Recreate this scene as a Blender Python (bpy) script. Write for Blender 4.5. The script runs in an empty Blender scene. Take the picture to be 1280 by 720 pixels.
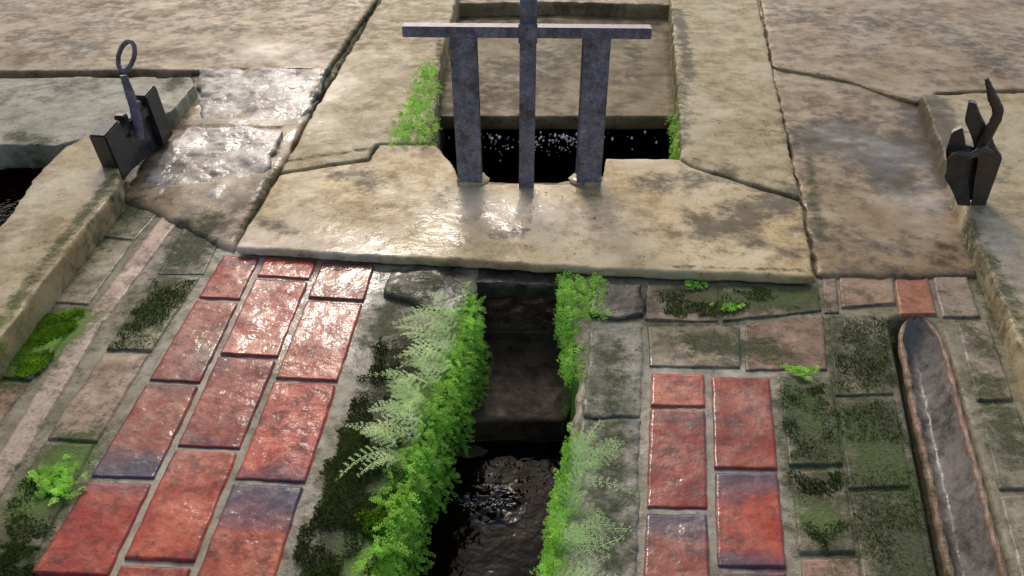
import bpy, bmesh, math, random
import numpy as np
from mathutils import Vector, Matrix
random.seed(7); rng=np.random.default_rng(7)
scene=bpy.context.scene; COL=scene.collection
H=1.09; TH=math.atan(.71); FP=1000.0; CT,ST=math.cos(TH),math.sin(TH)
def G(px,py,z=0.0):
    u=(px-640)/FP; v=(py-360)/FP
    d=(u,CT-v*ST,-ST-v*CT); t=(z-H)/d[2]
    return Vector((d[0]*t,d[1]*t,z))
def VP(px,py,Y):
    u=(px-640)/FP; v=(py-360)/FP
    d=(u,CT-v*ST,-ST-v*CT); t=Y/d[1]
    return Vector((d[0]*t,Y,H+d[2]*t))
# ---------- numpy noise
def _h(ix,iy,iz,s):
    n=(ix.astype(np.int64)*374761393+iy.astype(np.int64)*668265263+iz.astype(np.int64)*2147483647+s*1274126177)&0xffffffff
    n=((n^(n>>13))*1274126177)&0xffffffff
    n=((n^(n>>16))*2246822519)&0xffffffff
    return ((n^(n>>15))&0xffffff)/float(0xffffff)
def vn(P,sc,s=0):
    Q=np.asarray(P,float)*sc+17.3*s; I=np.floor(Q); Fr=Q-I; Fr=Fr*Fr*(3-2*Fr); I=I.astype(np.int64)
    r=0
    for a in (0,1):
        for b in (0,1):
            for c in (0,1):
                w=(Fr[:,0] if a else 1-Fr[:,0])*(Fr[:,1] if b else 1-Fr[:,1])*(Fr[:,2] if c else 1-Fr[:,2])
                r=r+w*_h(I[:,0]+a,I[:,1]+b,I[:,2]+c,s)
    return r*2-1
def fbm(P,sc,o=4,s=0,g=.5):
    r=0;a=1
    for k in range(o): r=r+a*vn(P,sc*2**k,s+k); a*=g
    return r
# ---------- colour fields on the ground (world positions)
FIELD={'moss':[],'dark':[],'light':[],'wet':[],'lush':[]}
def cap(f,x1,y1,x2,y2,r,a=1.0): FIELD[f].append((G(x1,y1),G(x2,y2),r,a))
def capd(P,A,B):
    ax,ay=A.x,A.y; dx,dy=B.x-A.x,B.y-A.y; L=dx*dx+dy*dy+1e-9
    t=np.clip(((P[:,0]-ax)*dx+(P[:,1]-ay)*dy)/L,0,1)
    return (P[:,0]-ax-t*dx)**2+(P[:,1]-ay-t*dy)**2
def field(f,P):
    o=np.zeros(len(P))
    for A,B,r,a in FIELD[f]:
        v=np.exp(-capd(P,A,B)/r**2)*abs(a)
        o=np.maximum(o,v) if a>0 else o*(1-np.clip(v,0,1))
    return o
for c in [(400,720,480,560,.11,1),(480,560,520,430,.07,1),(470,420,500,370,.06,.8),(380,900,400,720,.12,1),
          (60,430,90,400,.06,1),(20,470,40,450,.06,.9),(180,400,210,360,.07,.85),(230,320,260,280,.06,.85),(40,640,90,570,.08,.95),(0,700,30,710,.07,1),(60,350,140,290,.06,.5),
          (150,270,165,255,.05,.8),(0,450,150,245,.025,.9),(1000,500,1010,570,.07,.95),(1075,430,1100,470,.07,.85),(1090,520,1110,600,.08,.95),(1010,620,1040,670,.07,.85),
          (1110,650,1150,720,.08,.9),(850,372,1010,375,.05,.95),(880,430,960,440,.06,.75),(765,440,770,700,.05,.6),(1230,480,1270,560,.05,.7),(1200,400,1240,440,.03,.6),
          (1205,300,1280,455,.03,.85),(1025,300,1010,200,.02,.8),(392,128,478,0,.02,1),(350,214,460,197,.015,.9),(866,210,1000,247,.013,.6),(255,160,350,163,.02,.9),(345,215,295,305,.02,.9),
          (480,370,540,350,.05,.6),(240,100,216,132,.035,.9),(20,190,60,200,.04,.8),(550,60,542,178,.02,.8),(838,20,850,195,.03,.6),(970,85,1150,130,.02,.6),
          (300,350,230,720,.13,-.9),(400,350,290,720,.10,-.9),(850,480,850,900,.06,-.9),(925,480,940,900,.06,-.9),
          (810,405,930,403,.014,.6),(840,345,1018,350,.012,.8),(1040,390,1050,600,.02,.8),(590,375,545,490,.035,1),(545,490,457,720,.035,1),(712,560,690,720,.03,1),(706,345,720,470,.025,.9)]: cap('moss',*c)
for c in [(60,430,90,400,.05,.9),(40,620,85,580,.05,.6),(1000,640,1030,650,.03,.3),(20,450,60,420,.05,.5),(590,375,545,490,.035,1),(545,490,457,720,.04,1),(457,720,420,850,.04,1),(712,560,690,720,.03,1),(706,345,720,470,.02,.8),(1000,500,1140,600,.06,.12),(900,370,1000,370,.04,.2)]: cap('lush',*c)
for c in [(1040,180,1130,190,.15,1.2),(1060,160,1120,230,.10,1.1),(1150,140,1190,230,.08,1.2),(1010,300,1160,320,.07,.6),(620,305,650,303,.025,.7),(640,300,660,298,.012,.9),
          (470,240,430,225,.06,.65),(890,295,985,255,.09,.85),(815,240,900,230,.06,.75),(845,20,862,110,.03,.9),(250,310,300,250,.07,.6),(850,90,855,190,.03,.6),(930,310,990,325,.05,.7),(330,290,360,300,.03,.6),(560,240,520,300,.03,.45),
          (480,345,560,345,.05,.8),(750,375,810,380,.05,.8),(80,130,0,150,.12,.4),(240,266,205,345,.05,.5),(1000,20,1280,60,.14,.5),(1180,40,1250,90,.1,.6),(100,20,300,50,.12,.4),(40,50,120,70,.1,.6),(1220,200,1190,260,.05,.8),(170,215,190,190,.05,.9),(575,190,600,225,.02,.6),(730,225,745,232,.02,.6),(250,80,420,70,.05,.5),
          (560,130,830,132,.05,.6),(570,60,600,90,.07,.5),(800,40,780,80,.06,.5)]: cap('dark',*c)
for c in [(590,270,730,290,.11,.9),(1240,300,1280,400,.08,.9),(1130,240,1180,250,.06,.6),(480,190,540,192,.04,.9),(770,205,840,205,.04,.9),(60,260,20,330,.07,.6),(300,120,340,150,.15,.4),(250,200,270,225,.1,.4),(400,270,420,300,.06,.25),(215,275,60,490,.03,.35),  # pale stone, plus whitish glare painted onto the two wet slabs
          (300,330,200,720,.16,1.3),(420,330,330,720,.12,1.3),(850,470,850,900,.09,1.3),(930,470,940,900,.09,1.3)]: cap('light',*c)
for c in [(230,225,400,110,.20,1.2),(320,70,370,80,.12,.7),(560,300,720,250,.10,.8),(640,220,680,240,.07,.8),(440,335,370,410,.11,.95),(840,490,850,660,.09,1.3),(930,480,935,560,.05,.8),(1150,260,1190,250,.10,.8),(1060,180,1120,200,.12,.6),(280,420,180,560,.10,.5),(330,345,310,420,.07,.8),(1250,330,1270,380,.06,.8),(1060,340,1180,380,.05,.4)]: cap('wet',*c)
# ---------- objects
def link(name,me,mat,parent=None,smooth=True):
    o=bpy.data.objects.new(name,me); COL.objects.link(o); 
    if mat: me.materials.append(mat)
    if parent: o.parent=parent
    if smooth: me.polygons.foreach_set('use_smooth',[True]*len(me.polygons))
    return o
def getv(me):
    a=np.empty(len(me.vertices)*3); me.vertices.foreach_get('co',a); return a.reshape(-1,3)
def setv(me,P): me.vertices.foreach_set('co',P.ravel()); me.update()
def setattr_f(me,n,v):
    a=me.attributes.new(n,'FLOAT','POINT'); a.data.foreach_set('value',np.asarray(v,dtype=np.float32))
def paint(me,P=None):
    P=getv(me) if P is None else P
    for f in FIELD:
        if f not in me.attributes: setattr_f(me,f,field(f,P))
def tag(o,label=None,cat=None,group=None,kind=None):
    if label:o['label']=label
    if cat:o['category']=cat
    if group:o['group']=group
    if kind:o['kind']=kind
    return o
def recenter(o):
    P=getv(o.data); c=Vector(((P[:,0].min()+P[:,0].max())/2,(P[:,1].min()+P[:,1].max())/2,P[:,2].min()))
    setv(o.data,P-np.array(c)); o.location=c
GA,GB=G(1146,412),G(1146+588*.2425,1000)
def slab(name,pts,z,depth,mat,vox=.008,amp=.004,jit=.004,sc=9,label=None,cat=None,kind=None,group=None,seed=0,tilt=None,world=False,parent=None,dents=0.0,carve=False):
    W=[Vector((p[0],p[1],z)) if world else (G(p[0],p[1],z)) for p in pts]
    R=[]
    r=random.Random(seed+len(pts)*13)
    for i,a in enumerate(W):
        b=W[(i+1)%len(W)]; L=(b-a).length; n=max(1,int(L/.035)); nn=Vector((-(b-a).y,(b-a).x,0)).normalized() if L>0 else Vector((0,0,0))
        for k in range(n):
            q=a.lerp(b,k/n)
            if jit: q=q+nn*r.uniform(-jit,jit)*(1 if k else .5)
            R.append(q)
    bm=bmesh.new()
    top=[bm.verts.new(q) for q in R]; bot=[bm.verts.new((q.x,q.y,z-depth)) for q in R]
    bm.faces.new(top); bm.faces.new(bot[::-1]); n=len(R)
    for i in range(n): bm.faces.new((top[i],bot[i],bot[(i+1)%n],top[(i+1)%n]))
    bmesh.ops.recalc_face_normals(bm,faces=bm.faces[:])
    bmesh.ops.triangulate(bm,faces=bm.faces[:])
    me=bpy.data.meshes.new(name); bm.to_mesh(me); bm.free()
    o=link(name,me,None,parent)
    m=o.modifiers.new('r','REMESH'); m.mode='VOXEL'; m.voxel_size=vox
    dg=bpy.context.evaluated_depsgraph_get(); me2=bpy.data.meshes.new_from_object(o.evaluated_get(dg)); o.modifiers.clear(); o.data=me2
    me2.name=name; me2.materials.clear(); me2.materials.append(mat)
    P=getv(me2); N=np.empty(len(P)*3); me2.vertices.foreach_get('normal',N); N=N.reshape(-1,3)
    d=fbm(P,sc,4,seed)*amp+fbm(P,sc*8,2,seed+5)*amp*.15
    if dents: d-=np.clip(vn(P,26,seed+9)-.35,0,1)*dents
    edge=np.clip(1-np.abs(N[:,2]),0,1)
    d-=edge*np.clip(vn(P,30,seed+3),0,1)*.005
    P2=P+N*d[:,None]
    if tilt: 
        cx,cy=P[:,0].mean(),P[:,1].mean(); P2[:,2]+=(P[:,0]-cx)*tilt[0]+(P[:,1]-cy)*tilt[1]
    if carve:
        dd=np.sqrt(capd(P2,GA,GB)); P2[:,2]-=np.where(P2[:,2]>-.06,np.clip(1.28-dd/.047,0,1)*.10,0)
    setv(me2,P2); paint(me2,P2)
    me2.polygons.foreach_set('use_smooth',[True]*len(me2.polygons))
    tag(o,label,cat,group,kind)
    if label and kind!='structure': recenter(o)
    return o
def bricks(name,quads,mat,res=.006,z=.0018,amp=.0013,kind='structure',label=None,cat=None,rnd=.003,rr=.004,wb=.0016,tl=.012):
    V=[];Fc=[];T=[];B=[];off=0
    for qi,(q,t,bu) in enumerate(quads):
        a,b,c,d=[Vector(x) for x in q]
        w=((a-b).length+(c-d).length)/2; l=((a-d).length+(b-c).length)/2
        nx=max(4,int(w/res)); ny=max(4,int(l/res))
        def ax(n,len_):
            e=min(.004/len_,.1); return np.concatenate([[0,e],np.linspace(e*2.2,1-e*2.2,n),[1-e,1]])
        gx,gy=ax(nx,w),ax(ny,l); nx=len(gx)-1; ny=len(gy)-1
        Uu,Vv=np.meshgrid(gx,gy)
        Uu=Uu.ravel();Vv=Vv.ravel()
        A=[np.array(x) for x in (a,b,c,d)]
        P=(A[0][None]*((1-Uu)*(1-Vv))[:,None]+A[1][None]*(Uu*(1-Vv))[:,None]+A[2][None]*(Uu*Vv)[:,None]+A[3][None]*((1-Uu)*Vv)[:,None])
        e=np.minimum(np.minimum(Uu,1-Uu)*w,np.minimum(Vv,1-Vv)*l)
        wob=np.stack([fbm(P,45,2,3+qi),fbm(P,45,2,40+qi)],1)*wb*np.clip(1-e/.02,0,1)[:,None]
        P[:,:2]+=wob
        r=rr+.003*vn(P,40,qi)
        k=np.clip(1-e/r,0,1)
        tx,ty=random.uniform(-tl,tl),random.uniform(-tl,tl)
        P[:,2]=z+random.uniform(-.0005,.0008)-k**2*rnd+fbm(P,14,4,11)*amp+np.abs(fbm(P,50,2,qi+60))*-.0007+(Uu-.5)*w*tx+(Vv-.5)*l*ty
        bord=e<1e-6; P[bord,2]-=.014
        V.append(P)
        for j in range(ny):
            for i in range(nx):
                s=off+j*(nx+1)+i; Fc.append((s,s+nx+1,s+nx+2,s+1))
        T.append(np.tile(np.array(list(t)+[1.0]),(len(P),1)))
        bb=.45*np.clip(1-e/.012,0,1)*np.clip(.5+vn(P,28,qi+5)*1.5,0,1)
        if bu:
            for (v0,v1,st) in bu: bb=np.maximum(bb,st*np.clip(1-np.abs(Vv+.10*vn(P,25,5)-(v0+v1)/2)/((v1-v0)/2),0,1)**.4)
        B.append(bb); off+=len(P)
    P=np.concatenate(V)
    me=bpy.data.meshes.new(name); me.from_pydata(P.tolist(),[],Fc); me.update()
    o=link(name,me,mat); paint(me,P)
    ca=me.color_attributes.new('tint','FLOAT_COLOR','POINT'); ca.data.foreach_set('color',np.concatenate(T).astype(np.float32).ravel())
    setattr_f(me,'burnt',np.concatenate(B))
    tag(o,label,cat,None,kind); return o
# ---------- materials
class NT:
    def __init__(s,name):
        s.m=bpy.data.materials.new(name); s.m.use_nodes=True; s.t=s.m.node_tree; s.b=s.t.nodes['Principled BSDF']
    def n(s,t,**k):
        n=s.t.nodes.new(t)
        for a,b in k.items(): setattr(n,a,b)
        return n
    def l(s,a,b): s.t.links.new(a,b)
    def pos(s): return s.n('ShaderNodeNewGeometry').outputs['Position']
    def noise(s,sc,d=6,r=.6,vec=None,dist=0):
        n=s.n('ShaderNodeTexNoise'); n.inputs['Scale'].default_value=sc; n.inputs['Detail'].default_value=d; n.inputs['Roughness'].default_value=r; n.inputs['Distortion'].default_value=dist
        s.l(vec or s.P,n.inputs['Vector']); return n.outputs['Fac']
    def ramp(s,x,stops):
        r=s.n('ShaderNodeValToRGB'); s.l(x,r.inputs[0]); e=r.color_ramp.elements
        while len(e)<len(stops): e.new(.5)
        for i,(p,c) in enumerate(stops):
            e[i].position=p; e[i].color=(c,c,c,1) if not hasattr(c,'__len__') else (*c,1)
        return r.outputs[0]
    def mix(s,f,a,b,mode='MIX'):
        m=s.n('ShaderNodeMix',data_type='RGBA',blend_type=mode)
        for x,i in ((f,0),(a,6),(b,7)):
            if hasattr(x,'is_linked'): s.l(x,m.inputs[i])
            elif i==0: m.inputs[0].default_value=x
            else: m.inputs[i].default_value=(*x,1)
        return m.outputs[2]
    def math(s,op,a,b=0,c=None,clamp=False):
        m=s.n('ShaderNodeMath',operation=op,use_clamp=clamp)
        for x,i in ((a,0),(b,1),(c,2)):
            if x is None: continue
            if hasattr(x,'is_linked'): s.l(x,m.inputs[i])
            else: m.inputs[i].default_value=x
        return m.outputs[0]
    def attr(s,n,o='Fac'): return s.n('ShaderNodeAttribute',attribute_name=n).outputs[o]
def rock(name,c1,c2,c3,rl=.35,rh=.75,bump=.5,mossb=0.0,tint=False,burnt=False,spots=.5,sc=5.0,spec=.2,ochre=None,lightc=(.62,.53,.42),gw=0.0,grain=(.7,1.22),cb=.3):
    t=NT(name); t.P=t.pos()
    n1=t.noise(sc,5,.65,dist=.3); col=t.mix(t.ramp(n1,[(.40,0),(.58,1)]),c1,c2)
    n2=t.noise(sc*3.6,6,.72)
    n4=t.noise(sc*.6,3,.6)
    if ochre: col=t.mix(t.ramp(n4,[(.42,0),(.58,.9)]),col,ochre)
    sm=t.math('ADD',t.math('MULTIPLY',n2,.55),t.math('MULTIPLY',n4,.45))
    col=t.mix(t.math('MULTIPLY',t.ramp(sm,[(.48,0),(.60,1)]),spots),col,c3)
    nf=t.noise(110,3,.7); col=t.mix(1.0,col,t.ramp(nf,[(.25,grain[0]),(.5,1.0),(.8,grain[1])]),'MULTIPLY')
    v=t.n('ShaderNodeTexVoronoi'); v.inputs['Scale'].default_value=75; t.l(t.P,v.inputs['Vector'])
    pit=t.math('MULTIPLY',t.ramp(v.outputs['Distance'],[(.10,1),(.28,0)]),t.ramp(n2,[(.50,0),(.60,1)]))
    col=t.mix(t.math('MULTIPLY',pit,.7),col,tuple(x*.25 for x in c3))
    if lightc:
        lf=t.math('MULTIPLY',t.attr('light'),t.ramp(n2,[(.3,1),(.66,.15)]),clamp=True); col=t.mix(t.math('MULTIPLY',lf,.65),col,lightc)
    if tint: col=t.mix(1.0,col,t.attr('tint','Color'),'MULTIPLY')
    if burnt: col=t.mix(t.math('MULTIPLY',t.attr('burnt'),.97),col,t.mix(n2,(.014,.014,.034),(.055,.062,.12)))
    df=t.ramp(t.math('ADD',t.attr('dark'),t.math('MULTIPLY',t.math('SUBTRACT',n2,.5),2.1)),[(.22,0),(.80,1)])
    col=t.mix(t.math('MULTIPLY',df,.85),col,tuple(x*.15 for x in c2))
    nm=t.noise(30,5,.78); mm=t.math('ADD',t.attr('moss'),t.math('MULTIPLY',t.math('SUBTRACT',nm,.5),2.6))
    mm=t.math('ADD',mm,mossb)
    mf=t.ramp(mm,[(.30,0),(.85,1)])
    nk=t.noise(150,2,.7)
    mcol=t.mix(t.ramp(nk,[(.35,0),(.7,1)]),(.022,.030,.012),(.085,.100,.038))
    mcol=t.mix(t.math('MULTIPLY',t.attr('lush'),t.ramp(nm,[(.35,.4),(.6,1)])),mcol,(.15,.34,.03))
    col=t.mix(t.math('MULTIPLY',mf,.86),col,mcol)
    wet=t.math('ADD',t.attr('wet'),gw)
    wet=t.math('MULTIPLY',wet,t.ramp(t.math('ADD',t.math('MULTIPLY',n2,.4),t.math('MULTIPLY',n1,.6)),[(.43,.12),(.53,1)]),clamp=True)
    wet=t.math('MULTIPLY',wet,t.math('SUBTRACT',1.0,t.math('MULTIPLY',mf,.75)),clamp=True)
    col=t.mix(t.math('MULTIPLY',wet,.20),col,(0,0,0))
    t.l(col,t.b.inputs['Base Color'])
    ro=t.ramp(n2,[(.40,rl),(.58,rh)])
    t.l(t.mix(mf,ro,(.85,.85,.85)),t.b.inputs['Roughness'])
    t.b.inputs['Specular IOR Level'].default_value=spec
    hb=t.math('ADD',t.math('MULTIPLY',n2,1.0),t.math('MULTIPLY',nf,.3)); hb=t.math('ADD',hb,t.math('MULTIPLY',t.math('MULTIPLY',mf,nk),1.3))
    b=t.n('ShaderNodeBump'); b.inputs['Strength'].default_value=bump; b.inputs['Distance'].default_value=.005; t.l(hb,b.inputs['Height']); t.l(b.outputs[0],t.b.inputs['Normal'])
    t.l(wet,t.b.inputs['Coat Weight']); t.b.inputs['Coat Roughness'].default_value=.10; t.b.inputs['Coat IOR'].default_value=1.45
    nc=t.noise(15,4,.6); b2=t.n('ShaderNodeBump'); b2.inputs['Strength'].default_value=cb; b2.inputs['Distance'].default_value=.015; t.l(nc,b2.inputs['Height']); t.l(b2.outputs[0],t.b.inputs['Coat Normal'])
    return t.m
M={}
M['tan']=rock('tan_stone',(.50,.39,.23),(.61,.49,.31),(.26,.17,.09),.45,.8,.3,-.2,spots=.7,ochre=(.53,.39,.18),sc=5,lightc=(.76,.64,.56),grain=(.82,1.15),gw=.12)
M['arm']=rock('buff_stone',(.35,.29,.17),(.45,.37,.23),(.19,.14,.08),.5,.85,.3,-.12,spots=.65,ochre=(.38,.29,.14),grain=(.78,1.15),gw=.12)
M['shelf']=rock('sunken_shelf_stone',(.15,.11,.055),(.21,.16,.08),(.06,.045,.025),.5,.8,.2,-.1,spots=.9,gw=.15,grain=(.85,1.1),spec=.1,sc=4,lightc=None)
M['brown']=rock('brown_wet_stone',(.23,.155,.08),(.34,.25,.145),(.085,.055,.033),.4,.75,.3,-.08,spots=.85,ochre=(.28,.19,.09),gw=.22,grain=(.8,1.16))
M['grey']=rock('grey_stone',(.23,.215,.155),(.32,.30,.22),(.11,.10,.065),.5,.8,.3,.05,spots=.6,gw=.12)
M['wet']=rock('wet_grey_slab',(.27,.235,.20),(.38,.34,.31),(.10,.07,.05),.3,.7,.45,-.12,spots=.9,spec=.3,gw=.15,cb=.75)
M['bed']=rock('mortar_bed',(.20,.175,.11),(.28,.25,.17),(.10,.085,.05),.5,.9,.6,.08,spots=.5,gw=.08,lightc=(.58,.53,.42))
M['paver']=rock('mossy_paver',(.24,.20,.145),(.32,.275,.20),(.10,.085,.055),.35,.8,.4,.18,tint=True,burnt=True,spots=.8,sc=7,gw=.25)
M['edge']=rock('edge_stone',(.17,.165,.125),(.25,.235,.175),(.08,.075,.05),.35,.8,.5,.15,spots=.7,sc=9,gw=.2)
M['red']=rock('red_brick',(.36,.034,.014),(.50,.080,.030),(.12,.018,.012),.3,.65,.3,-.38,tint=True,burnt=True,spots=.85,sc=11,spec=.3,gw=.36,cb=.45,lightc=None)
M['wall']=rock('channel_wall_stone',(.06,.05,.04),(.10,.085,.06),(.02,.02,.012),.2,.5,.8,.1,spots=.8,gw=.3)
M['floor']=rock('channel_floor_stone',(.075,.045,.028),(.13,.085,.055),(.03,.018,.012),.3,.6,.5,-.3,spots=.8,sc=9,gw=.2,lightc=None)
M['ground']=rock('earth_ground',(.13,.10,.065),(.21,.165,.11),(.07,.06,.04),.5,.9,.6,.05,spots=.6,sc=2)
M['gutter']=rock('gutter_cement',(.19,.17,.15),(.30,.27,.245),(.08,.07,.055),.4,.75,.4,.0,spots=.9,sc=8,gw=.25)
M['rim']=rock('gutter_brick_rim',(.23,.135,.09),(.32,.21,.15),(.13,.09,.06),.4,.7,.5,.05,spots=.7,sc=12,gw=.15)
def metal(name,c1,c2,rust,rf=.5,rl=.3,rh=.6,met=.6,coat=.4):
    t=NT(name); t.P=t.pos()
    n=t.noise(30,4,.7); col=t.mix(t.ramp(n,[(.35,0),(.65,1)]),c1,c2)
    n2=t.noise(18,5,.75); f=t.ramp(n2,[(.62-rf*.3,0),(.72-rf*.2,1)]); col=t.mix(f,col,rust)
    n3=t.noise(160,2,.7); col=t.mix(1.0,col,t.ramp(n3,[(.3,.6),(.7,1.3)]),'MULTIPLY')
    t.l(col,t.b.inputs['Base Color']); t.l(t.ramp(n,[(.3,rl),(.7,rh)]),t.b.inputs['Roughness'])
    t.l(t.math('MULTIPLY',t.math('SUBTRACT',1.0,f),met),t.b.inputs['Metallic'])
    b=t.n('ShaderNodeBump'); b.inputs['Strength'].default_value=.7; b.inputs['Distance'].default_value=.004; t.l(t.math('ADD',n2,t.math('MULTIPLY',n3,.3)),b.inputs['Height']); t.l(b.outputs[0],t.b.inputs['Normal'])
    t.b.inputs['Coat Weight'].default_value=coat; t.b.inputs['Coat Roughness'].default_value=.2
    return t.m
M['steel']=metal('weathered_grey_steel',(.12,.11,.145),(.25,.24,.30),(.085,.06,.06),.4,.4,.65,met=.15,coat=.25)
M['iron']=metal('black_wet_iron',(.012,.012,.015),(.045,.045,.05),(.03,.02,.016),.4,.25,.5,.2)
M['rust']=metal('rusty_iron',(.028,.021,.020),(.06,.047,.042),(.075,.035,.022),.6,.35,.6,.1,coat=.3)
def leafm(name,a,b,rough=.55):
    t=NT(name); t.P=t.pos()
    f=t.attr('tintf'); col=t.mix(f,a,b); col=t.mix(1.0,col,t.ramp(t.noise(25,2),[(.3,.7),(.7,1.2)]),'MULTIPLY')
    t.l(col,t.b.inputs['Base Color']); t.b.inputs['Roughness'].default_value=rough; t.b.inputs['Specular IOR Level'].default_value=.15
    tr=t.n('ShaderNodeBsdfTranslucent'); t.l(col,tr.inputs[0]); mx=t.n('ShaderNodeMixShader'); mx.inputs[0].default_value=.4
    out=t.t.nodes['Material Output']; t.l(t.b.outputs[0],mx.inputs[1]); t.l(tr.outputs[0],mx.inputs[2]); t.l(mx.outputs[0],out.inputs[0]); return t.m
M['leaf']=leafm('bright_fern_leaf',(.16,.45,.03),(.58,.95,.16))
M['leafp']=leafm('pale_fern_leaf',(.42,.72,.20),(.85,.98,.52))
M['mossd']=leafm('dark_moss',(.022,.036,.010),(.095,.135,.03),.8)
M['mossl']=leafm('lush_moss',(.09,.20,.012),(.26,.48,.03),.7)
def water(name,ior,st,sc):
    t=NT(name); t.P=t.pos(); t.b.inputs['Base Color'].default_value=(.006,.0025,.002,1); t.b.inputs['Roughness'].default_value=.04; t.b.inputs['IOR'].default_value=ior
    b=t.n('ShaderNodeBump'); b.inputs['Strength'].default_value=st; b.inputs['Distance'].default_value=.012; t.l(t.noise(sc,3,.55),b.inputs['Height']); t.l(b.outputs[0],t.b.inputs['Normal']); return t.m
M['water']=water('dark_water',1.2,.4,16)
M['ripple']=water('rippling_water',1.45,.25,60)
t=NT('drip_glint_white'); t.b.inputs['Base Color'].default_value=(.92,.90,.80,1); t.b.inputs['Roughness'].default_value=.1; M['drip_glint']=t.m  # white colour for drips and for painted water glints
t=NT('brown_debris'); t.b.inputs['Base Color'].default_value=(.05,.032,.018,1); t.b.inputs['Roughness'].default_value=.7; M['debris']=t.m
# ================= SETTING
bm=bmesh.new()
x0,x1,y0,y1=-2.1,1.1,.22,4.4; B=60
def q(a,b,c,d,z=-.02):
    vs=[bm.verts.new((x,y,z)) for x,y in ((a,c),(b,c),(b,d),(a,d))]; bm.faces.new(vs)
q(-B,x0,-B,B); q(x1,B,-B,B); q(x0,x1,-B,y0); q(x0,x1,y1,B)
for _ in range(4): bmesh.ops.subdivide_edges(bm,edges=bm.edges[:],cuts=1,use_grid_fill=True)
me=bpy.data.meshes.new('ground'); bm.to_mesh(me); bm.free(); o=link('ground',me,M['ground']); paint(me); tag(o,kind='structure')
bm=bmesh.new(); 
vs=[bm.verts.new(p) for p in ((x0,y0,-.27),(x1,y0,-.27),(x1,y1,-.27),(x0,y1,-.27))]; bm.faces.new(vs); me=bpy.data.meshes.new('water'); bm.to_mesh(me); bm.free(); tag(link('water',me,M['water'],smooth=False),kind='structure')
# running ripples: a real wavy film where the water drops in
def ripple(cx,cy,rx,ry,amp,seed):
    C=G(cx,cy,-.27); n=70; V=[];F=[]
    gx=np.linspace(-1,1,n); X,Yy=np.meshgrid(gx,gx); X=X.ravel();Yy=Yy.ravel()
    P=np.column_stack([C.x+X*rx,C.y+Yy*ry,np.zeros(n*n)])
    fall=np.clip(1-(X**2+Yy**2),0,1)**.8
    hgt=(.6+fbm(P*np.array([1,1.6,1]),34,2,seed)*.7)*fall*amp
    P[:,2]=-.2705+hgt
    for j in range(n-1):
        for i in range(n-1):
            s=j*n+i; F.append((s,s+1,s+n+1,s+n))
    me=bpy.data.meshes.new('rippling_water'); me.from_pydata(P.tolist(),[],F); me.update(); tag(link('water',me,M['ripple']),kind='structure')
ripple(610,632,.085,.065,.010,3)
ripple(690,180,.16,.10,.012,5)
CL=[(606,228),(598,350),(580,420),(552,490),(506,590),(462,720),(400,1000)]
CR=[(694,228),(700,350),(716,420),(722,480),(708,560),(687,720),(668,1000)]
slab('channel_bank',CL+[(-250,1000),(-160,640),(0,350),(140,175),(240,205),(480,205)],-.0035,.32,M['bed'],.0075,.0015,.006,kind='structure',seed=1)
slab('channel_bank',[*CR[::-1],(850,205),(1010,205),(1210,250),(1330,500),(1560,1000)],-.0035,.32,M['bed'],.0075,.0015,.006,kind='structure',seed=2,carve=True)
slab('canal_bank',[(-2.3,.1),(-1.75,.1),(-1.75,1.9),(-2.3,1.9)],-.0,.32,M['bed'],.02,.006,0,kind='structure',world=True,seed=3)
slab('paving_base',[(516,-75),(478,0),(395,128),(350,214),(290,312),(150,245),(212,135),(235,80),(-150,80),(-300,-75)],.012,.33,M['brown'],.014,.005,.006,kind='structure',seed=4)
slab('paving_base',[(950,-75),(945,0),(1000,245),(1022,345),(1230,345),(1300,500),(1400,500),(1330,-75)],.006,.33,M['brown'],.012,.005,.006,kind='structure',seed=5,sc=7)
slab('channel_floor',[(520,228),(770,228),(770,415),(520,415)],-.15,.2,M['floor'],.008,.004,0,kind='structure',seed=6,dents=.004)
o=slab('channel_step_stone',[(560,340),(760,340),(735,470),(708,514),(560,514)],-.172,.16,M['floor'],.007,.0035,.002,label='wet muddy brown sill stone set across the floor of the central channel',cat='stone',seed=8,sc=12,tilt=(0,.10),dents=.004)
slab('channel_bed_stone',[(540,548),(740,548),(720,585),(520,585)],-.272,.1,M['floor'],.008,.003,.002,label='submerged dark reddish stone under the water below the channel step',cat='stone',seed=9)
# ================= STONE SLABS
slab('stone_slab',[(350,219),(462,201),(474,180),(545,181),(562,200),(572,221),(603,229),(722,229),(752,227),(757,197),(850,199),(864,209),(1000,251),(1019,346),(765,336),(535,323),(293,309)],.026,.023,M['tan'],.0055,.002,.0035,sc=7,label='wide pale tan stone slab bridging the channel in front of the sluice gate',cat='stone slab',seed=10,dents=.002)
slab('stone_slab',[(350,215),(397,130),(482,-10),(516,-75),(600,-75),(570,0),(553,60),(546,120),(541,177),(470,179),(460,198)],.030,.36,M['arm'],.009,.0022,.004,label='long buff stone slab running back to the left of the sluice gate',cat='stone slab',seed=11,sc=6)
slab('stone_slab',[(832,-75),(838,0),(846,100),(852,197),(866,207),(1000,247),(947,0),(932,-75)],.030,.36,M['arm'],.009,.0022,.004,label='long buff stone slab running back to the right of the sluice gate, moss on its inner edge',cat='stone slab',seed=12,sc=6)
slab('stone_shelf',[(500,146),(890,146),(880,5),(500,5)],-.07,.05,M['shelf'],.012,.003,.005,label='sunken olive brown stone shelf behind the sluice posts, above the dripping water',cat='stone slab',seed=13,sc=5)
slab('stone_slab',[(500,6),(700,2),(880,8),(880,-75),(500,-75)],-.01,.35,M['brown'],.014,.003,.003,label='brown stone slab farthest back, between the two long slabs behind the sluice crossbar',cat='stone slab',seed=14)
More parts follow.
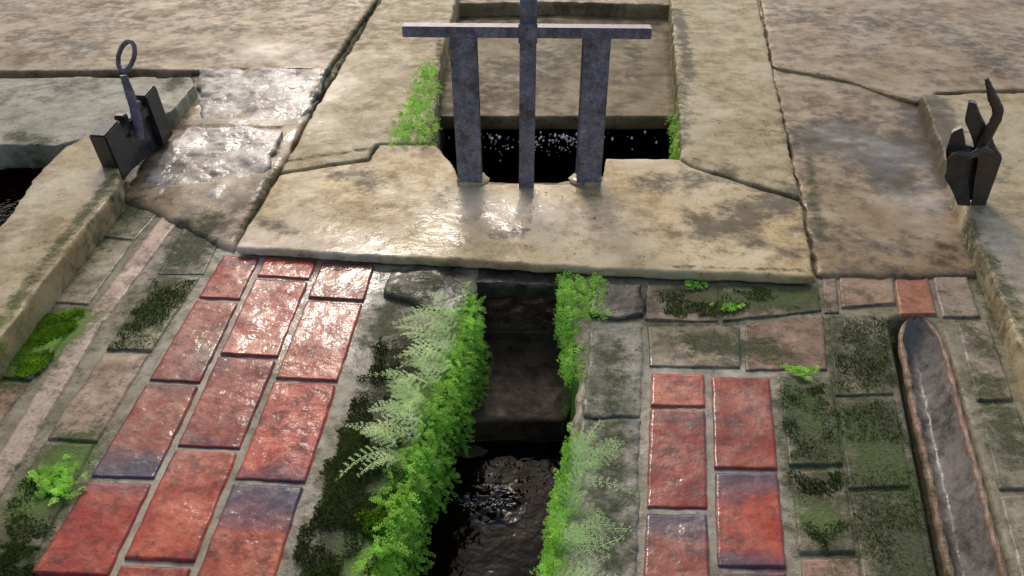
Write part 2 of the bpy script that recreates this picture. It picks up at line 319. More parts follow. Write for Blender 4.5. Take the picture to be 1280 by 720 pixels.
slab('stone_slab',[(-320,92),(-150,-75),(507,-75),(470,0),(434,52),(410,86),(240,88),(0,88)],.034,.05,M['brown'],.014,.004,.005,label='large brown wet stone slab across the top left corner',cat='stone slab',seed=15,sc=4)
slab('stone_slab',[(-320,98),(240,96),(245,104),(214,140),(142,166),(75,182),(0,182),(-320,190)],.06,.08,M['grey'],.010,.003,.005,label='grey stone slab lying over the dark canal opening at the left',cat='stone slab',seed=16,sc=5)
slab('stone_slab',[(250,91),(414,88),(390,132),(358,161),(244,159)],.022,.04,M['wet'],.008,.006,.010,label='glistening wet grey slab, the farther of two left of the long buff slab',cat='stone slab',seed=17,sc=9,tilt=(0,.07),dents=.012)
slab('stone_slab',[(232,162),(358,164),(330,215),(302,250),(160,245),(196,200)],.020,.04,M['wet'],.008,.007,.010,label='glistening wet grey slab, the nearer of two, right of the small ringed iron gate',cat='stone slab',seed=18,sc=10,tilt=(0,.06),dents=.012)
slab('stone_slab',[(952,-75),(950,0),(966,82),(1060,102),(1148,128),(1175,114),(1500,108),(1420,-75)],.018,.06,M['brown'],.014,.004,.006,label='large brown stone slab across the top right corner, cracked joint along its front',cat='stone slab',seed=19,sc=4)
slab('kerb_stone',[(1152,118),(1500,112),(1640,480),(1800,1000),(1500,1000),(1310,520),(1284,452),(1216,292),(1196,240),(1178,190)],.05,.3,M['arm'],.010,.003,.003,label='raised pale stone kerb under the rusty iron latch at the right edge',cat='kerb',seed=20,sc=6)
slab('kerb_stone',[(135,158),(148,190),(147,236),(70,330),(0,425),(-90,550),(-330,1000),(-620,1000),(-250,560),(-20,300),(10,272),(42,225),(78,184)],.065,.38,M['arm'],.009,.003,.003,label='long raised grey stone kerb running down the left edge to the ringed iron gate',cat='kerb',seed=21,sc=6)
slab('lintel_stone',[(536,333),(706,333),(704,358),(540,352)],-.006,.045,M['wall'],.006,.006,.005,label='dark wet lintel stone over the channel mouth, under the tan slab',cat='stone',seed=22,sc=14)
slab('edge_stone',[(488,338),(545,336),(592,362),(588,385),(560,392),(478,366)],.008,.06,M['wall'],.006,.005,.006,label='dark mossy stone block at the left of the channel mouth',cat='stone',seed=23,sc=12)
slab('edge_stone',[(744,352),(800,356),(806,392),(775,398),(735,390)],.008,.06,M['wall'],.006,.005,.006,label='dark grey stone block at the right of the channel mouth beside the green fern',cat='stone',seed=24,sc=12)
slab('edge_stone',[(738,401),(804,402),(802,521),(728,521)],.001,.05,M['edge'],.007,.002,.003,label='grey green stone edging the channel on the right, farther of two',cat='stone',seed=25,sc=10)
slab('edge_stone',[(724,524),(801,524),(795,760),(694,760)],.001,.05,M['edge'],.007,.002,.003,label='grey green stone edging the channel on the right, nearer of two, behind feathery fern',cat='stone',seed=26,sc=10)
# ================= BRICK PANELS
def lerp2(a,b,t): return (a[0]+(b[0]-a[0])*t,a[1]+(b[1]-a[1])*t)
def xat(line,y): (ax,ay),(bx,by)=line; return ax+(bx-ax)*(y-ay)/(by-ay)
def col_quads(l,r,ys,tilt,tints,burn,g=2.2):
    out=[]
    for i in range(len(ys)-1):
        ya,yb=ys[i],ys[i+1]
        def P(line,y,s,dy): yy=y+dy; return G(xat(line,yy)+s,yy)
        k=1+ (ya-320)/400*.5
        quad=(P(l,ya+1.3*k,g*k,0),P(r,ya+1.3*k,-g*k,tilt),P(r,yb-1.3*k,-g*k,tilt),P(l,yb-1.3*k,g*k,0))
        out.append((quad,tints[i%len(tints)],burn.get(i)))
    return out
rt=lambda s:[(lambda v,k:(v,v*k,v*k*random.uniform(.8,1.2)))(random.uniform(.62,1.12),random.uniform(.65,1.6)) for _ in range(9)]
LN=[((276,320),(33,720)),((329,320),(140,720)),((400,325),(240,720)),((472,332),(349,720))]
Q=[]
Q+=col_quads(LN[0],LN[1],[318,374,478,599,722,860,1000],3,rt(1),{0:[(0,.3,.4)],2:[(.72,1.2,.95)],3:[(-.2,.15,.5)]})
Q+=col_quads(LN[1],LN[2],[320,347,445,560,702,840,1000],4,rt(2),{2:[(.85,1.2,.35)],3:[(-.1,.1,.3)]})
Q+=col_quads(LN[2],LN[3],[326,374,475,602,735,870,1000],4,rt(3),{0:[(-.1,.3,.3)],3:[(-.35,.48,1)],2:[(.85,1.2,.6)]})
bricks('brick_path',Q,M['red'])
RN=[((811,465),(799,720)),((885,467),(892,720)),((966,470),(989,720))]
Q=col_quads(RN[0],RN[1],[465,510,638,760,880,1000],1,rt(4),{2:[(-.35,.34,1)],1:[(.0,.2,.3)]})
Q+=col_quads(RN[1],RN[2],[468,588,712,850,1000],2,rt(5),{1:[(-.35,.30,1),(.8,1.3,.85)],2:[(-.1,.2,.8)]})
bricks('brick_path',Q,M['red'],tl=.03)
def pv(pts,t,b=None):
    cx=sum(p[0] for p in pts)/4; cy=sum(p[1] for p in pts)/4
    return (tuple(G(cx+(p[0]-cx)*1.035,cy+(p[1]-cy)*1.035) for p in pts),t,b)
g=(1,1,1)
PL=[([(204,268),(229,270),(132,400),(104,398)],(1.7,1.45,1.45)),([(101,402),(129,404),(0,622),(-25,600)],(1.4,1.25,1.25)),([(-28,604),(-3,628),(-150,860),(-190,840)],(1.1,.95,.9)),
 ([(236,272),(292,268),(255,342),(196,342)],(.5,.55,.45)),([(192,347),(250,347),(190,438),(132,436)],(.6,.65,.45)),([(128,442),(186,444),(122,552),(58,548)],(1.2,1.0,.9)),([(54,554),(118,557),(50,685),(-20,680)],(.8,.78,.6)),([(-24,686),(46,690),(-20,820),(-90,815)],(.6,.6,.5)),
 ([(158,258),(199,266),(168,300),(128,296)],(.8,.85,.7)),([(124,300),(165,304),(112,380),(60,376)],(1.15,1.15,1.0)),([(56,382),(108,385),(40,475),(-10,470)],(.6,.6,.5)),([(-12,476),(36,480),(-30,570),(-80,560)],(1.4,1.05,.95)),([(-84,566),(-34,575),(-120,720),(-180,710)],g)]
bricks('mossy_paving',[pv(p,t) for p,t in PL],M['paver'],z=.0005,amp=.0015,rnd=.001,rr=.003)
PR=[([(808,356),(898,358),(898,402),(806,400)],(.80,.66,.55)),([(904,358),(1022,356),(1026,388),(904,402)],(.70,.66,.55)),([(810,408),(925,408),(926,460),(812,458)],(.68,.64,.52)),([(931,406),(1030,394),(1034,462),(932,462)],(.85,.62,.52)),
 ([(1024,296),(1042,292),(1050,390),(1030,390)],(.95,.75,.65)),([(1046,300),(1112,296),(1120,378),(1052,384)],(1.1,.80,.62)),([(1116,336),(1158,336),(1172,393),(1124,393)],(1.3,.62,.45)),([(1163,334),(1206,334),(1226,396),(1178,396)],(1.1,1.0,.95)),
 ([(1036,396),(1104,394),(1118,492),(1044,494)],(.75,.75,.65)),([(973,470),(1040,470),(1054,580),(986,582)],(.7,.75,.62)),([(1048,502),(1120,500),(1138,608),(1060,610)],(.7,.75,.62)),([(988,590),(1056,588),(1070,690),(998,692)],(.9,.88,.8)),([(1063,617),(1142,614),(1164,722),(1078,724)],(.75,.75,.65)),([(1000,700),(1074,698),(1090,830),(1010,830)],(1.2,.88,.82)),
 ([(1196,404),(1236,402),(1268,500),(1220,500)],(1.15,1.12,1.08)),([(1224,508),(1272,508),(1308,610),(1248,612)],(1.0,1.05,1.0)),([(1250,620),(1312,618),(1357,730),(1278,732)],(1.1,1.12,1.08)),([(1095,735),(1170,735),(1190,860),(1100,860)],(.8,.75,.7))]
bricks('mossy_paving',[pv(p,t) for p,t in PR],M['paver'],z=.0005,amp=.0015,rnd=.001,rr=.003)
# ================= DRAIN GUTTER
gut=bpy.data.objects.new('drain_gutter',None); COL.objects.link(gut); a0=G(1146,400); gut.location=(a0.x,a0.y,0)
tag(gut,'narrow round ended drain gutter of grey cement between thin brown rims, beside the right kerb','drain')
def gutter_mesh(u0,u1,name,mat,prof):
    V=[];F=[];ns=90;nc=18
    for i in range(ns+1):
        t=(i/ns)**1.6; y=397+t*603
        l=G(1116+(y-400)*.213,y); r=G(1174+(y-400)*.272,y)
        mid=(l+r)/2; e=min(1,t/.07); w=math.sqrt(max(0.02,1-(1-e)**2))
        wv=.0008*math.sin(y*.045)
        l=mid+(l-mid)*w; r=mid+(r-mid)*w
        for j in range(nc+1):
            u=u0+(u1-u0)*j/nc; p=l.lerp(r,u); p.x+=wv+.0012*math.sin(y*.21+j*.2); p.z=prof(j/nc,w)+.0006*math.sin(i*1.7+j)+random.uniform(-.0006,.0006)
            V.append(tuple(p-gut.location))
    for i in range(ns):
        for j in range(nc):
            s=i*(nc+1)+j; F.append((s,s+nc+1,s+nc+2,s+1))
    me=bpy.data.meshes.new(name); me.from_pydata(V,[],F); me.update(); o=link(name,me,mat,gut); paint(me,getv(me)+np.array(gut.location)); return o
gutter_mesh(.11,.89,'gutter_trough',M['gutter'],lambda s,w:.000-.062*w*math.sin(math.pi*s)**.65)
gutter_mesh(.0,.13,'gutter_rim',M['rim'],lambda s,w:-.008+.0115*math.sin(math.pi*s)**.25)
gutter_mesh(.87,1.0,'gutter_rim',M['rim'],lambda s,w:-.008+.0115*math.sin(math.pi*s)**.25)
# ================= METAL THINGS
def bmobj(name,bm,mat,parent,smooth=False,bev=.0015):
    if bev: 
        bmesh.ops.bevel(bm,geom=[e for e in bm.edges],offset=bev,segments=2,affect='EDGES',clamp_overlap=True)
    bmesh.ops.recalc_face_normals(bm,faces=bm.faces[:])
    me=bpy.data.meshes.new(name); bm.to_mesh(me); bm.free(); return link(name,me,mat,parent,smooth)
def box(bm,c,s,rz=0,ry=0,rx=0):
    m=Matrix.Translation(c)@Matrix.Rotation(rz,4,'Z')@Matrix.Rotation(ry,4,'Y')@Matrix.Rotation(rx,4,'X')@Matrix.Diagonal((*s,1)); bmesh.ops.create_cube(bm,size=1,matrix=m)
def prism(bm,prof,z0,z1):
    a=[bm.verts.new((x,y,z0)) for x,y in prof]; b=[bm.verts.new((x,y,z1)) for x,y in prof]; n=len(prof)
    bm.faces.new(a[::-1]); bm.faces.new(b)
    for i in range(n): bm.faces.new((a[i],a[(i+1)%n],b[(i+1)%n],b[i]))
base=G(658,225,.026); sg=bpy.data.objects.new('sluice_gate',None); COL.objects.link(sg); sg.location=(base.x,base.y,.026)
tag(sg,'grey steel sluice gate frame with two channel posts, crossbar and central lifting bar','sluice gate')
Y=base.y
def L(px,py,dy=0):
    p=VP(px,py,Y+dy); return p-sg.location
topz=L(658,40).z
for (pxb,s) in ((588,1),(735,-1)):
    bm=bmesh.new(); xb=L(pxb,222).x; w=.034; t=.005; d=.030
    prof=[(-s*w,-d),(s*w,-d),(s*w,-d+t),(-s*w+s*t,-d+t),(-s*w+s*t,d-t),(s*w,d-t),(s*w,d),(-s*w,d)]
    prism(bm,[(xb+x,y) for x,y in prof],-.20,topz-.002)
    o=bmobj('post',bm,M['steel'],sg)
    if s==1: o.rotation_euler.y=math.radians(-.8)
bm=bmesh.new(); xl,xr=L(503,34).x,L(810,38).x
prism(bm,[(-.038,-.0),(-.033,0),(-.033,.022),(-.004,.022),(-.004,.027),(-.038,.027)],xl,xr)
for v in bm.verts: x,y,z=v.co; v.co=(z,x,y+topz-.004)
o=bmobj('crossbar',bm,M['steel'],sg); o.rotation_euler.y=math.radians(.5)
xc=L(658,200).x
bm=bmesh.new(); box(bm,(xc,-.043,.24),(.042,.008,.74)); box(bm,(xc-.001,-.050,topz+.012),(.047,.006,.05)); box(bm,(xc-.001,-.050,topz+.07),(.045,.006,.03))
bmobj('lifting_bar',bm,M['steel'],sg)
bm=bmesh.new(); box(bm,((L(588,222).x+L(735,222).x)/2,0,-.20),(.26,.02,.30)); bmobj('gate_plate',bm,M['iron'],sg)
for px in (588,735):
    bm=bmesh.new(); bmesh.ops.create_uvsphere(bm,u_segments=16,v_segments=10,radius=1)
    for v in bm.verts:
        n=1+.18*math.sin(v.co.x*5+px)+.12*math.sin(v.co.y*9+v.co.z*4); v.co=Vector((v.co.x*.046*n+L(px,222).x,v.co.y*.042*n,v.co.z*.010*n+.002))
    o=bmobj('mortar_footing',bm,M['tan'],sg,True,0); paint(o.data,getv(o.data)+np.array(sg.location))
def tube(pts,rad,seg=10,flat=1.0,noise=.0,closed=False,sub=8):
    P=[Vector(p) for p in pts]; n=len(P); S=[];R=[]
    rad=rad if hasattr(rad,'__len__') else [rad]*n
    rngi=range(n) if closed else range(n-1)
    for i in rngi:
        p0=P[(i-1)%n] if closed or i>0 else P[i]; p1=P[i]; p2=P[(i+1)%n]; p3=P[(i+2)%n] if closed or i+2<n else P[(i+1)%n]
        for k in range(sub):
            t=k/sub; S.append(.5*((2*p1)+(-p0+p2)*t+(2*p0-5*p1+4*p2-p3)*t*t+(-p0+3*p1-3*p2+p3)*t**3)); R.append(rad[i]*(1-t)+rad[(i+1)%n]*t)
    if not closed: S.append(P[-1]); R.append(rad[-1])
    V=[];F=[];m=len(S)
    for i in range(m):
        T=(S[(i+1)%m]-S[i-1] if closed or 0<i<m-1 else (S[1]-S[0] if i==0 else S[-1]-S[-2])).normalized()
        a=T.cross(Vector((0,1,0))); a=a.normalized() if a.length>1e-3 else Vector((1,0,0)); b=T.cross(a)
        for j in range(seg):
            an=2*math.pi*j/seg; r=R[i]*(1+noise*random.uniform(-1,1)); V.append(S[i]+a*math.cos(an)*r+b*math.sin(an)*r*flat)
    for i in range(m if closed else m-1):
        for j in range(seg): F.append((i*seg+j,i*seg+(j+1)%seg,((i+1)%m)*seg+(j+1)%seg,((i+1)%m)*seg+j))
    if not closed: F.append(tuple(range(seg))); F.append(tuple(range((m-1)*seg,m*seg))[::-1])
    return V,F
def tobj(name,parts,mat,parent):
    V=[];F=[]
    for v,f in parts:
        o=len(V); V+=[tuple(x) for x in v]; F+=[tuple(i+o for i in q) for q in f]
    me=bpy.data.meshes.new(name); me.from_pydata(V,[],F); me.update(); return link(name,me,mat,parent)
# left small gate
lb=G(174,196,.035); lg=bpy.data.objects.new('hand_gate',None); COL.objects.link(lg); lg.location=lb
tag(lg,'small black iron gate with a ring handled lifting rod beside the left kerb','sluice gate')
A_=G(150,214,.035)-lb; B_=G(198,172,.035)-lb; D=(B_-A_); yaw=math.atan2(D.y,D.x); Dn=D.normalized()
def ob(name,t,along_,th,hgt,z,mat='iron',off=0,bev=.004,rx=0):
    bm=bmesh.new(); c=A_.lerp(B_,t)+Vector((-Dn.y,Dn.x,0))*off; box(bm,(c.x,c.y,z),(along_,th,hgt),rz=yaw,ry=rx); return bmobj(name,bm,M[mat],lg,bev=bev)
ob('gate_upright',.0,.085,.050,.150,.065,rx=-.14); ob('gate_upright',1.0,.070,.050,.175,.072,rx=-.14)
ob('gate_blade',.5,D.length-.06,.014,.11,.035,bev=.002)
ob('top_bar',.52,D.length-.04,.036,.034,.106,rx=-.04)
for t_,z_ in ((.34,.126),(.70,.130)): ob('top_lug',t_,.026,.030,.03,z_,bev=.003)
mid=A_.lerp(B_,.5); 
def LL(px,py): return VP(px,py,lb.y+mid.y-.02)-lb
rod=tobj('lifting_rod',[tube([LL(174,172),LL(169,140),LL(162,116),LL(154,94)],[.015,.015,.014,.010],10,.6,.05)],M['steel'],lg)
rc=LL(158,70); R=.030
tobj('ring_handle',[tube([rc+Vector((math.cos(k)*R*.72+math.sin(k)*.019,0,math.sin(k)*R*1.35)) for k in [i*math.pi/4 for i in range(8)]],.0065,8,1,.06,True,5)],M['steel'],rod)
def plate(bm,pts,th,dy,ref):
    f=[bm.verts.new(ref(x,y,dy)) for x,y in pts]; bk=[bm.verts.new(ref(x,y,dy)+Vector((.010,th,0))) for x,y in pts]; n=len(pts)
    bm.faces.new(f); bm.faces.new(bk[::-1])
    for i in range(n): bm.faces.new((f[i],bk[i],bk[(i+1)%n],f[(i+1)%n]))
rb=G(1214,262,.05); rg=bpy.data.objects.new('iron_latch',None); COL.objects.link(rg); rg.location=rb
tag(rg,'dark rusty iron latch of jagged upright plates with a lever, on the right kerb','iron latch')
def RR(px,py,dy=0): return VP(px,py,rb.y+dy)-rb
bm=bmesh.new(); plate(bm,[(1182,190),(1190,166),(1203,160),(1207,180),(1206,196),(1208,214),(1213,258),(1197,257),(1188,232),(1180,222),(1185,208)],.022,-.01,RR); bmobj('latch_plate',bm,M['iron'],rg,bev=.002)
bm=bmesh.new(); plate(bm,[(1206,152),(1211,128),(1220,130),(1225,148),(1238,166),(1242,184),(1253,198),(1244,224),(1229,265),(1214,260),(1218,226),(1224,200),(1218,188),(1215,170)],.022,.02,RR); bmobj('latch_plate',bm,M['rust'],rg,bev=.002)
bm=bmesh.new(); plate(bm,[(1198,180),(1222,186),(1232,204),(1222,248),(1208,252),(1200,212)],.012,.035,RR); bmobj('gate_blade',bm,M['iron'],rg,bev=.002)
tobj('cross_strap',[tube([RR(1186,202,-.02),RR(1196,193,-.03),RR(1212,195,-.03),RR(1228,187,-.01),RR(1240,192,.0)],[.007,.010,.009,.010,.006],8,.7,.15)],M['rust'],rg)
tobj('lever',[tube([RR(1224,190,.01),RR(1236,166,.01),RR(1247,142,.01),RR(1240,120,.01),RR(1233,98,.01)],[.012,.014,.013,.011,.004],9,.7,.12)],M['rust'],rg)
# ================= FERNS
class Acc:
    def __init__(s): s.V=[];s.F=[];s.T=[]
    def quad(s,a,b,c,d,t):
        n=len(s.V); s.V+=[a[:],b[:],c[:],d[:]]; s.F.append((n,n+1,n+2,n+3)); s.T+=[t]*4
    def leaf(s,c,a,b,l,w,t): s.quad(c-a*(l*.5),c+b*(w*.5),c+a*(l*.5),c-b*(w*.5),t)
    def build(s,name,mat,label=None,cat=None,kind=None,group=None,parent=None):
        me=bpy.data.meshes.new(name); me.from_pydata([tuple(v) for v in s.V],[],s.F); me.update(); setattr_f(me,'tintf',s.T)
        o=link(name,me,mat,parent,False); tag(o,label,cat,group,kind)
        if label and not parent: recenter(o)
        return o
Z=Vector((0,0,1)); U=random.uniform
def frond(acc,base,d,up,L_,wid,droop,leaf,nst,tb=.5,lw=.55):
    d=d.normalized(); side=d.cross(up).normalized(); up=side.cross(d)
    cur=U(-.35,.35); prev=base
    for i in range(nst):
        t=(i+.6)/nst; p=base+d*(L_*t)+side*(cur*L_*t*t)+up*(L_*.12*math.sin(math.pi*t))-Z*(droop*t*t)
        acc.quad(prev-side*.0007,prev+side*.0007,p+side*.0006,p-side*.0006,max(0,tb-.2)); prev=p
        pl=wid*(math.sin(math.pi*min(1,.12+.88*t)**.75)*.9+.1)*U(.75,1.1)
        for s in (-1,1):
            pd=(side*s*.8+d*U(.5,.8)+up*U(-.1,.15)).normalized(); m=max(1,int(pl/(leaf*.62)))
            pn=pd.cross(up).normalized()
            for j in range(m):
                c=p+pd*(pl*(j+.6)/m)-Z*(pl*.15*((j+1)/m)**2)
                for s2 in (-1,1):
                    a=(pd*.9+pn*s2*.7+up*U(-.2,.2)).normalized(); b=a.cross(up).normalized()+up*U(-.3,.3)
                    acc.leaf(c+a*leaf*.35,a,b,leaf*U(.8,1.2),leaf*lw,min(1,max(0,tb+U(-.3,.3)+.25*t)))
def along(pts,n,z,jx=.01,zj=0):
    W=[G(x,y,0) for x,y in pts]; Ls=[(W[i+1]-W[i]).length for i in range(len(W)-1)]; S=sum(Ls)
    for k in range(n):
        r=random.random()*S; i=0
        while r>Ls[i] and i<len(Ls)-1: r-=Ls[i]; i+=1
        p=W[i].lerp(W[i+1],min(1,r/Ls[i])); yield Vector((p.x+U(-jx,jx),p.y+U(-jx,jx),z+U(-zj,zj)))
a=Acc()
for p in along([(592,372),(580,420),(552,490),(506,590),(462,720),(432,850)],3600,-.080,.012,.10):
    if vn(np.array([[p.x,p.y,p.z]]),28,4)[0]<-.28 and random.random()<.85: continue
    p.x+= -p.z*.16+.002+.004*math.sin(p.y*37)
    dr=Vector((U(-.6,1),U(-.9,.4),U(-.3,.9))); frond(a,p,dr,Z+Vector((.5,-.3,0)),U(.007,.016),.0045,.004,.0034,3,(U(.3,1) if p.z>-.10 else U(.1,.6)))
for p in along([(592,372),(580,420),(552,490),(506,590),(462,720),(432,850)],420,-.04,.016,.05):
    frond(a,p,Vector((U(-.9,1),U(-.9,.4),U(.0,.9))),Z+Vector((.3,-.3,0)),U(.018,.042),.009,.010,.0042,6,U(.5,1),.40)
a.build('fern_carpet',M['leaf'],'bright green carpet of tiny fern leaves over the left wall of the channel','fern')
a=Acc()
for k in range(52):
    t=random.random(); bx,by=lerp2((585,392),(512,575),t); p=G(bx-U(-6,26),by+U(-8,8),.004+U(0,.02)); ang=math.radians(U(95,215))
    frond(a,p,Vector((math.cos(ang),math.sin(ang),U(.05,.5))),Z,U(.05,.13),U(.015,.028),.03,.0056,10,U(.35,1),.32)
a.build('fern_clump',M['leafp'],'pale green feathery fern spreading left from the channel edge','fern')
a=Acc()
for k in range(900):
    p=G(U(698,756),U(345,395),0)+Vector((0,0,U(-.09,.03))); p.y-=.01
    frond(a,p,Vector((U(-.7,.7),U(-1,-.2),U(-.8,.5))),Z+Vector((0,-.6,0)),U(.010,.026),.006,.008,.0038,3,U(.3,1))
for k in range(420):
    p=G(U(704,738),U(395,470),U(-.07,0)); frond(a,p,Vector((U(-.7,.4),U(-1,-.3),U(-.8,.3))),Z+Vector((0,-.6,0)),U(.010,.026),.006,.008,.0038,3,U(.2,.9))
a.build('fern_clump',M['leaf'],'dense bright green fern hanging under the tan slab at the channel mouth','fern')
a=Acc()
for k in range(36):
    t=random.random(); bx,by=lerp2((716,565),(690,740),t); p=G(bx+U(-4,18),by,U(-.03,.01)); ang=math.radians(U(-15,95))
    frond(a,p,Vector((math.cos(ang),math.sin(ang),U(.2,.8))),Z+Vector((0,-.4,0)),U(.05,.12),U(.013,.024),.02,.0056,9,U(.35,1),.32)
a.build('fern_clump',M['leafp'],'light green feathery fern on the right bank of the channel, nearest the red bricks','fern')
a=Acc()
for p in along([(718,540),(708,580),(696,650),(686,720),(678,820)],1100,-.045,.012,.06):
    if vn(np.array([[p.x,p.y,p.z]]),28,9)[0]<-.3: continue
    frond(a,p,Vector((U(-.8,.8),U(-.9,.2),U(-.2,.9))),Z+Vector((-.2,-.5,0)),U(.008,.022),.006,.006,.0038,3,U(.25,.95))
a.build('fern_carpet',M['leaf'],'small bright green fern sprigs clinging to the right wall of the channel','fern')
a=Acc()
for k in range(480):
    yy=U(82,178); xr=544; xl=lerp2((528,0),(488,0),(yy-82)/96)[0]
    p=G(U(xl,xr),yy,.04); p=Vector((p.x,p.y,U(.01,.06)))
    frond(a,p,Vector((U(-.8,.8),U(-1,.1),U(-.2,.8))),Z+Vector((0,-.5,0)),U(.016,.036),.009,.010,.005,4,U(.35,1))
a.build('fern_clump',M['leaf'],'bright green fern tuft on the long slab left of the sluice posts','fern')
a=Acc()
for k in range(60):
    p=G(U(844,852),U(120,190),.03); p.z=U(-.05,.04); frond(a,p,Vector((U(-.6,.1),U(-.8,.2),U(-.9,.4))),Z,U(.015,.035),.008,.02,.005,5,U(.2,.7))
a.build('fern_sprig',M['leaf'],'thin fringe of green sprigs on the inner edge of the right long slab','fern')
def tuft(x0_,x1_,y0_,y1_,n,lab,Lm=.03,mat='leaf',tb=.7):
    a=Acc()
    for k in range(n):
        p=G(random.gauss((x0_+x1_)/2,(x1_-x0_)/5),random.gauss((y0_+y1_)/2,(y1_-y0_)/5),.004); frond(a,p,Vector((U(-1,1),U(-1,1),U(.2,.8))),Z,U(.5,1)*Lm,.007,.006,.0036,5,tb+U(-.3,.3))
    a.build('small_plant',M[mat],lab,'plant')
tuft(35,100,575,630,90,'small bright green plant on a mossy brick at the lower left',.024)
tuft(980,1022,458,472,34,'tiny green plant on the dark mossy bricks right of the right red bricks',.018)
tuft(895,935,378,392,18,'tiny green sprig on mossy paving in front of the tan slab',.014,tb=.3)
tuft(850,890,353,361,18,'low green sprigs under the front edge of the tan slab at the right',.015,tb=.2)
# moss stuff
def inpoly(x,y,P):
    c=False;n=len(P)
    for i in range(n):
        (xa,ya),(xb,yb)=P[i],P[i-1]
        if (ya>y)!=(yb>y) and x<(xb-xa)*(y-ya)/(yb-ya)+xa: c=not c
    return c
def moss(name,polys,n,mat,label,hh=.008,w=.0035,z=.0,thr=-.05):
    a=Acc(); tot=0
    for P in polys:
        W=[tuple(G(x,y)[:2]) for x,y in P]; X=[p[0] for p in W]; Yy=[p[1] for p in W]
        m=int(n/len(polys)); C=rng.uniform((min(X),min(Yy)),(max(X),max(Yy)),(m,2)); P3=np.column_stack([C,np.zeros(m)]); nz=fbm(P3,16,3,3); jx=fbm(P3,40,2,21)*.022; jy=fbm(P3,40,2,33)*.022
        for (x,y),v,ja,jb in zip(C,nz,jx,jy):
            if v<thr+U(-.25,.25) or not inpoly(x+ja,y+jb,W): continue
            an=U(0,6.28); hgt=hh*U(.5,1.2)*(1+v*.6); b=Vector((x,y,z)); s=Vector((math.cos(an),math.sin(an),0))*w*.5; lean=Vector((U(-1,1),U(-1,1),0))*hgt*.9
            tp=b+lean+Z*hgt; a.quad(b-s,b+s,tp+s*.5,tp-s*.5,min(1,max(0,.4+v*.6+U(-.3,.35))))
    a.build(name,M[mat],label,'moss',kind='stuff')
moss('moss',[[(480,420),(535,430),(500,590),(462,720),(430,900),(300,900),(365,720),(440,500)]],38000,'mossd','dark shaggy moss between the left red bricks and the channel',.004,.003,thr=-.45)
moss('moss',[[(490,560),(520,570),(475,720),(430,900),(385,900),(430,720)]],11000,'mossl','lush yellow green moss along the left lip of the channel',.006,.003,thr=-.1)
moss('moss',[[(50,388),(106,386),(60,455),(28,472),(15,440)]],9000,'mossl','bright green moss cushion on paving beside the left kerb',.005,.003,thr=-.3)
moss('moss',[[(0,640),(30,600),(110,562),(60,680),(0,700)],[(-20,720),(0,685),(45,700),(20,760)],[(136,438),(190,350),(246,350),(190,438)]],12000,'mossd','dark moss on the lower left paving bricks',.003,.0025)
moss('moss',[[(975,480),(1035,480),(1050,575),(990,580)],[(1050,505),(1120,500),(1160,640),(1165,720),(1080,720),(1060,610)],[(990,590),(1050,590),(1060,670),(1010,690)],[(1040,400),(1110,395),(1118,490),(1046,490)]],20000,'mossd','dark moss over paving between the right red bricks and the gutter',.003,.0025,thr=.0)
moss('moss',[[(815,362),(1020,360),(1020,392),(830,396)]],5000,'mossd','dark moss on paving along the front of the tan slab at the right',.004,.0025)
# dripping water, glints of light modelled as white specks, debris
def drops(name,pts,label,r=(.0015,.004),st=(1,3),flat=1.0,mat='drip_glint',cat='water drops'):
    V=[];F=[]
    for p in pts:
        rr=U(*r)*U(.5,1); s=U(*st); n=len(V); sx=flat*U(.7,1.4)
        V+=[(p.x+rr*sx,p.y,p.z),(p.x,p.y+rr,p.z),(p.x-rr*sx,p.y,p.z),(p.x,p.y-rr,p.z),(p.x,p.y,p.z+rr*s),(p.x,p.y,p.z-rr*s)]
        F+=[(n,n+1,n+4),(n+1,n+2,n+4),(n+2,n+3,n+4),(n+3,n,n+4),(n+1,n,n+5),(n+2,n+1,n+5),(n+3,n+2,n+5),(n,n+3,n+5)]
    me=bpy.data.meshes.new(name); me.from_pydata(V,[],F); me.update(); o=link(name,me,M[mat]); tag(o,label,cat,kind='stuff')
ys=G(640,146,-.07).y-.012
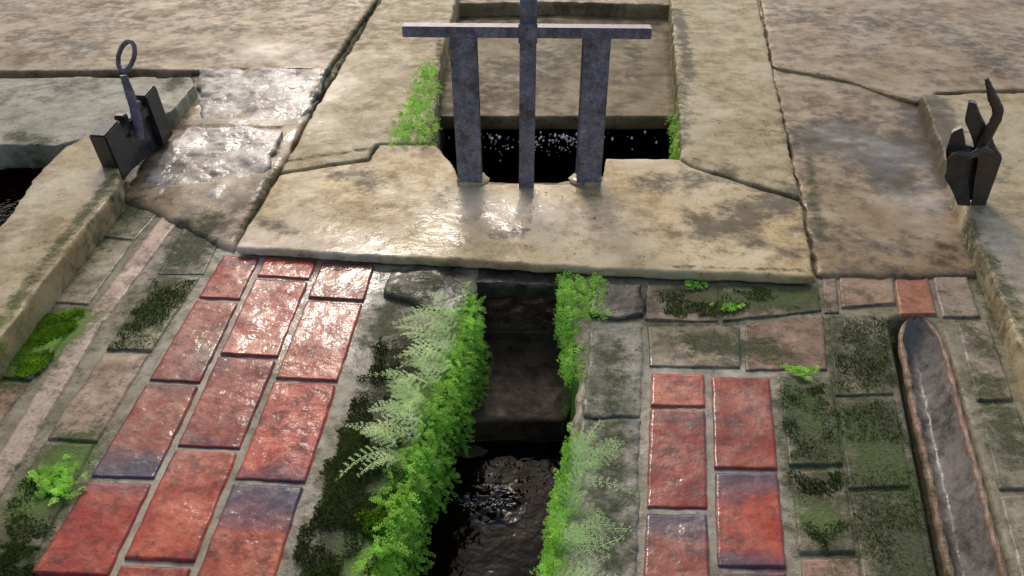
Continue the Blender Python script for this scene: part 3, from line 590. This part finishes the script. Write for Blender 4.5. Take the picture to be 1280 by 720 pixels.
drops('drip_glints',[Vector((VP(U(560,830) if random.random()<.35 else random.choice([612,628,672,690,705,716])+random.gauss(0,7),160,ys).x,ys-U(0,.05),-.12-abs(random.gauss(0,.035)))) for _ in range(170)],'pale drips and painted glints of water below the sunken shelf behind the sluice posts',(.002,.006),(.8,2.4))  # drips that also paint the white sparkle of the rippling water
drops('water_glints',[G(random.gauss(608,22),random.gauss(627,3.5),-.262) for _ in range(70)],'white specks standing in for the glint of light on the dark water of the channel below the step stone',(.001,.0024),(.3,.8),1.6)  # reflected highlight on the channel water, put in as white specks
drops('grit',[G(U(400,980),U(240,325),.029) for _ in range(110)]+[G(U(870,985),U(150,235),.033) for _ in range(25)]+[G(U(400,520),U(60,190),.033) for _ in range(25)],'specks of dark grit and leaf crumbs scattered over the pale slabs',(.001,.0026),(.3,.8),1.5,'debris','grit')
# ================= CAMERA, LIGHT
cam=bpy.data.cameras.new('camera'); cam.sensor_width=36; cam.lens=36*FP/1280; cam.clip_end=500; cam.clip_start=.01
co=bpy.data.objects.new('camera',cam); COL.objects.link(co); co.location=(0,0,H); co.rotation_euler=(math.pi/2-TH,0,0); scene.camera=co
EL=math.radians(39); AZ=math.radians(-9)
sd=Vector((math.sin(AZ)*math.cos(EL),math.cos(AZ)*math.cos(EL),math.sin(EL)))
sun=bpy.data.lights.new('sun','SUN'); sun.energy=.9; sun.angle=math.radians(13); sun.color=(1,.99,.96)
so=bpy.data.objects.new('sun',sun); COL.objects.link(so); so.rotation_euler=sd.to_track_quat('Z','Y').to_euler()
w=bpy.data.worlds.new('World'); scene.world=w; w.use_nodes=True; nt=w.node_tree
sk=nt.nodes.new('ShaderNodeTexSky'); sk.sky_type='NISHITA'; sk.sun_disc=False; sk.sun_elevation=EL; sk.sun_rotation=AZ; sk.dust_density=3; sk.air_density=1.0
mxn=nt.nodes.new('ShaderNodeMix'); mxn.data_type='RGBA'; mxn.blend_type='MULTIPLY'; mxn.inputs[0].default_value=1; nt.links.new(sk.outputs[0],mxn.inputs[6]); mxn.inputs[7].default_value=(1.25,1.19,1.10,1)
bg=nt.nodes['Background']; bg.inputs[1].default_value=.15; nt.links.new(mxn.outputs[2],bg.inputs[0])
scene.view_settings.view_transform='Standard'; scene.view_settings.look='None'; scene.view_settings.exposure=0
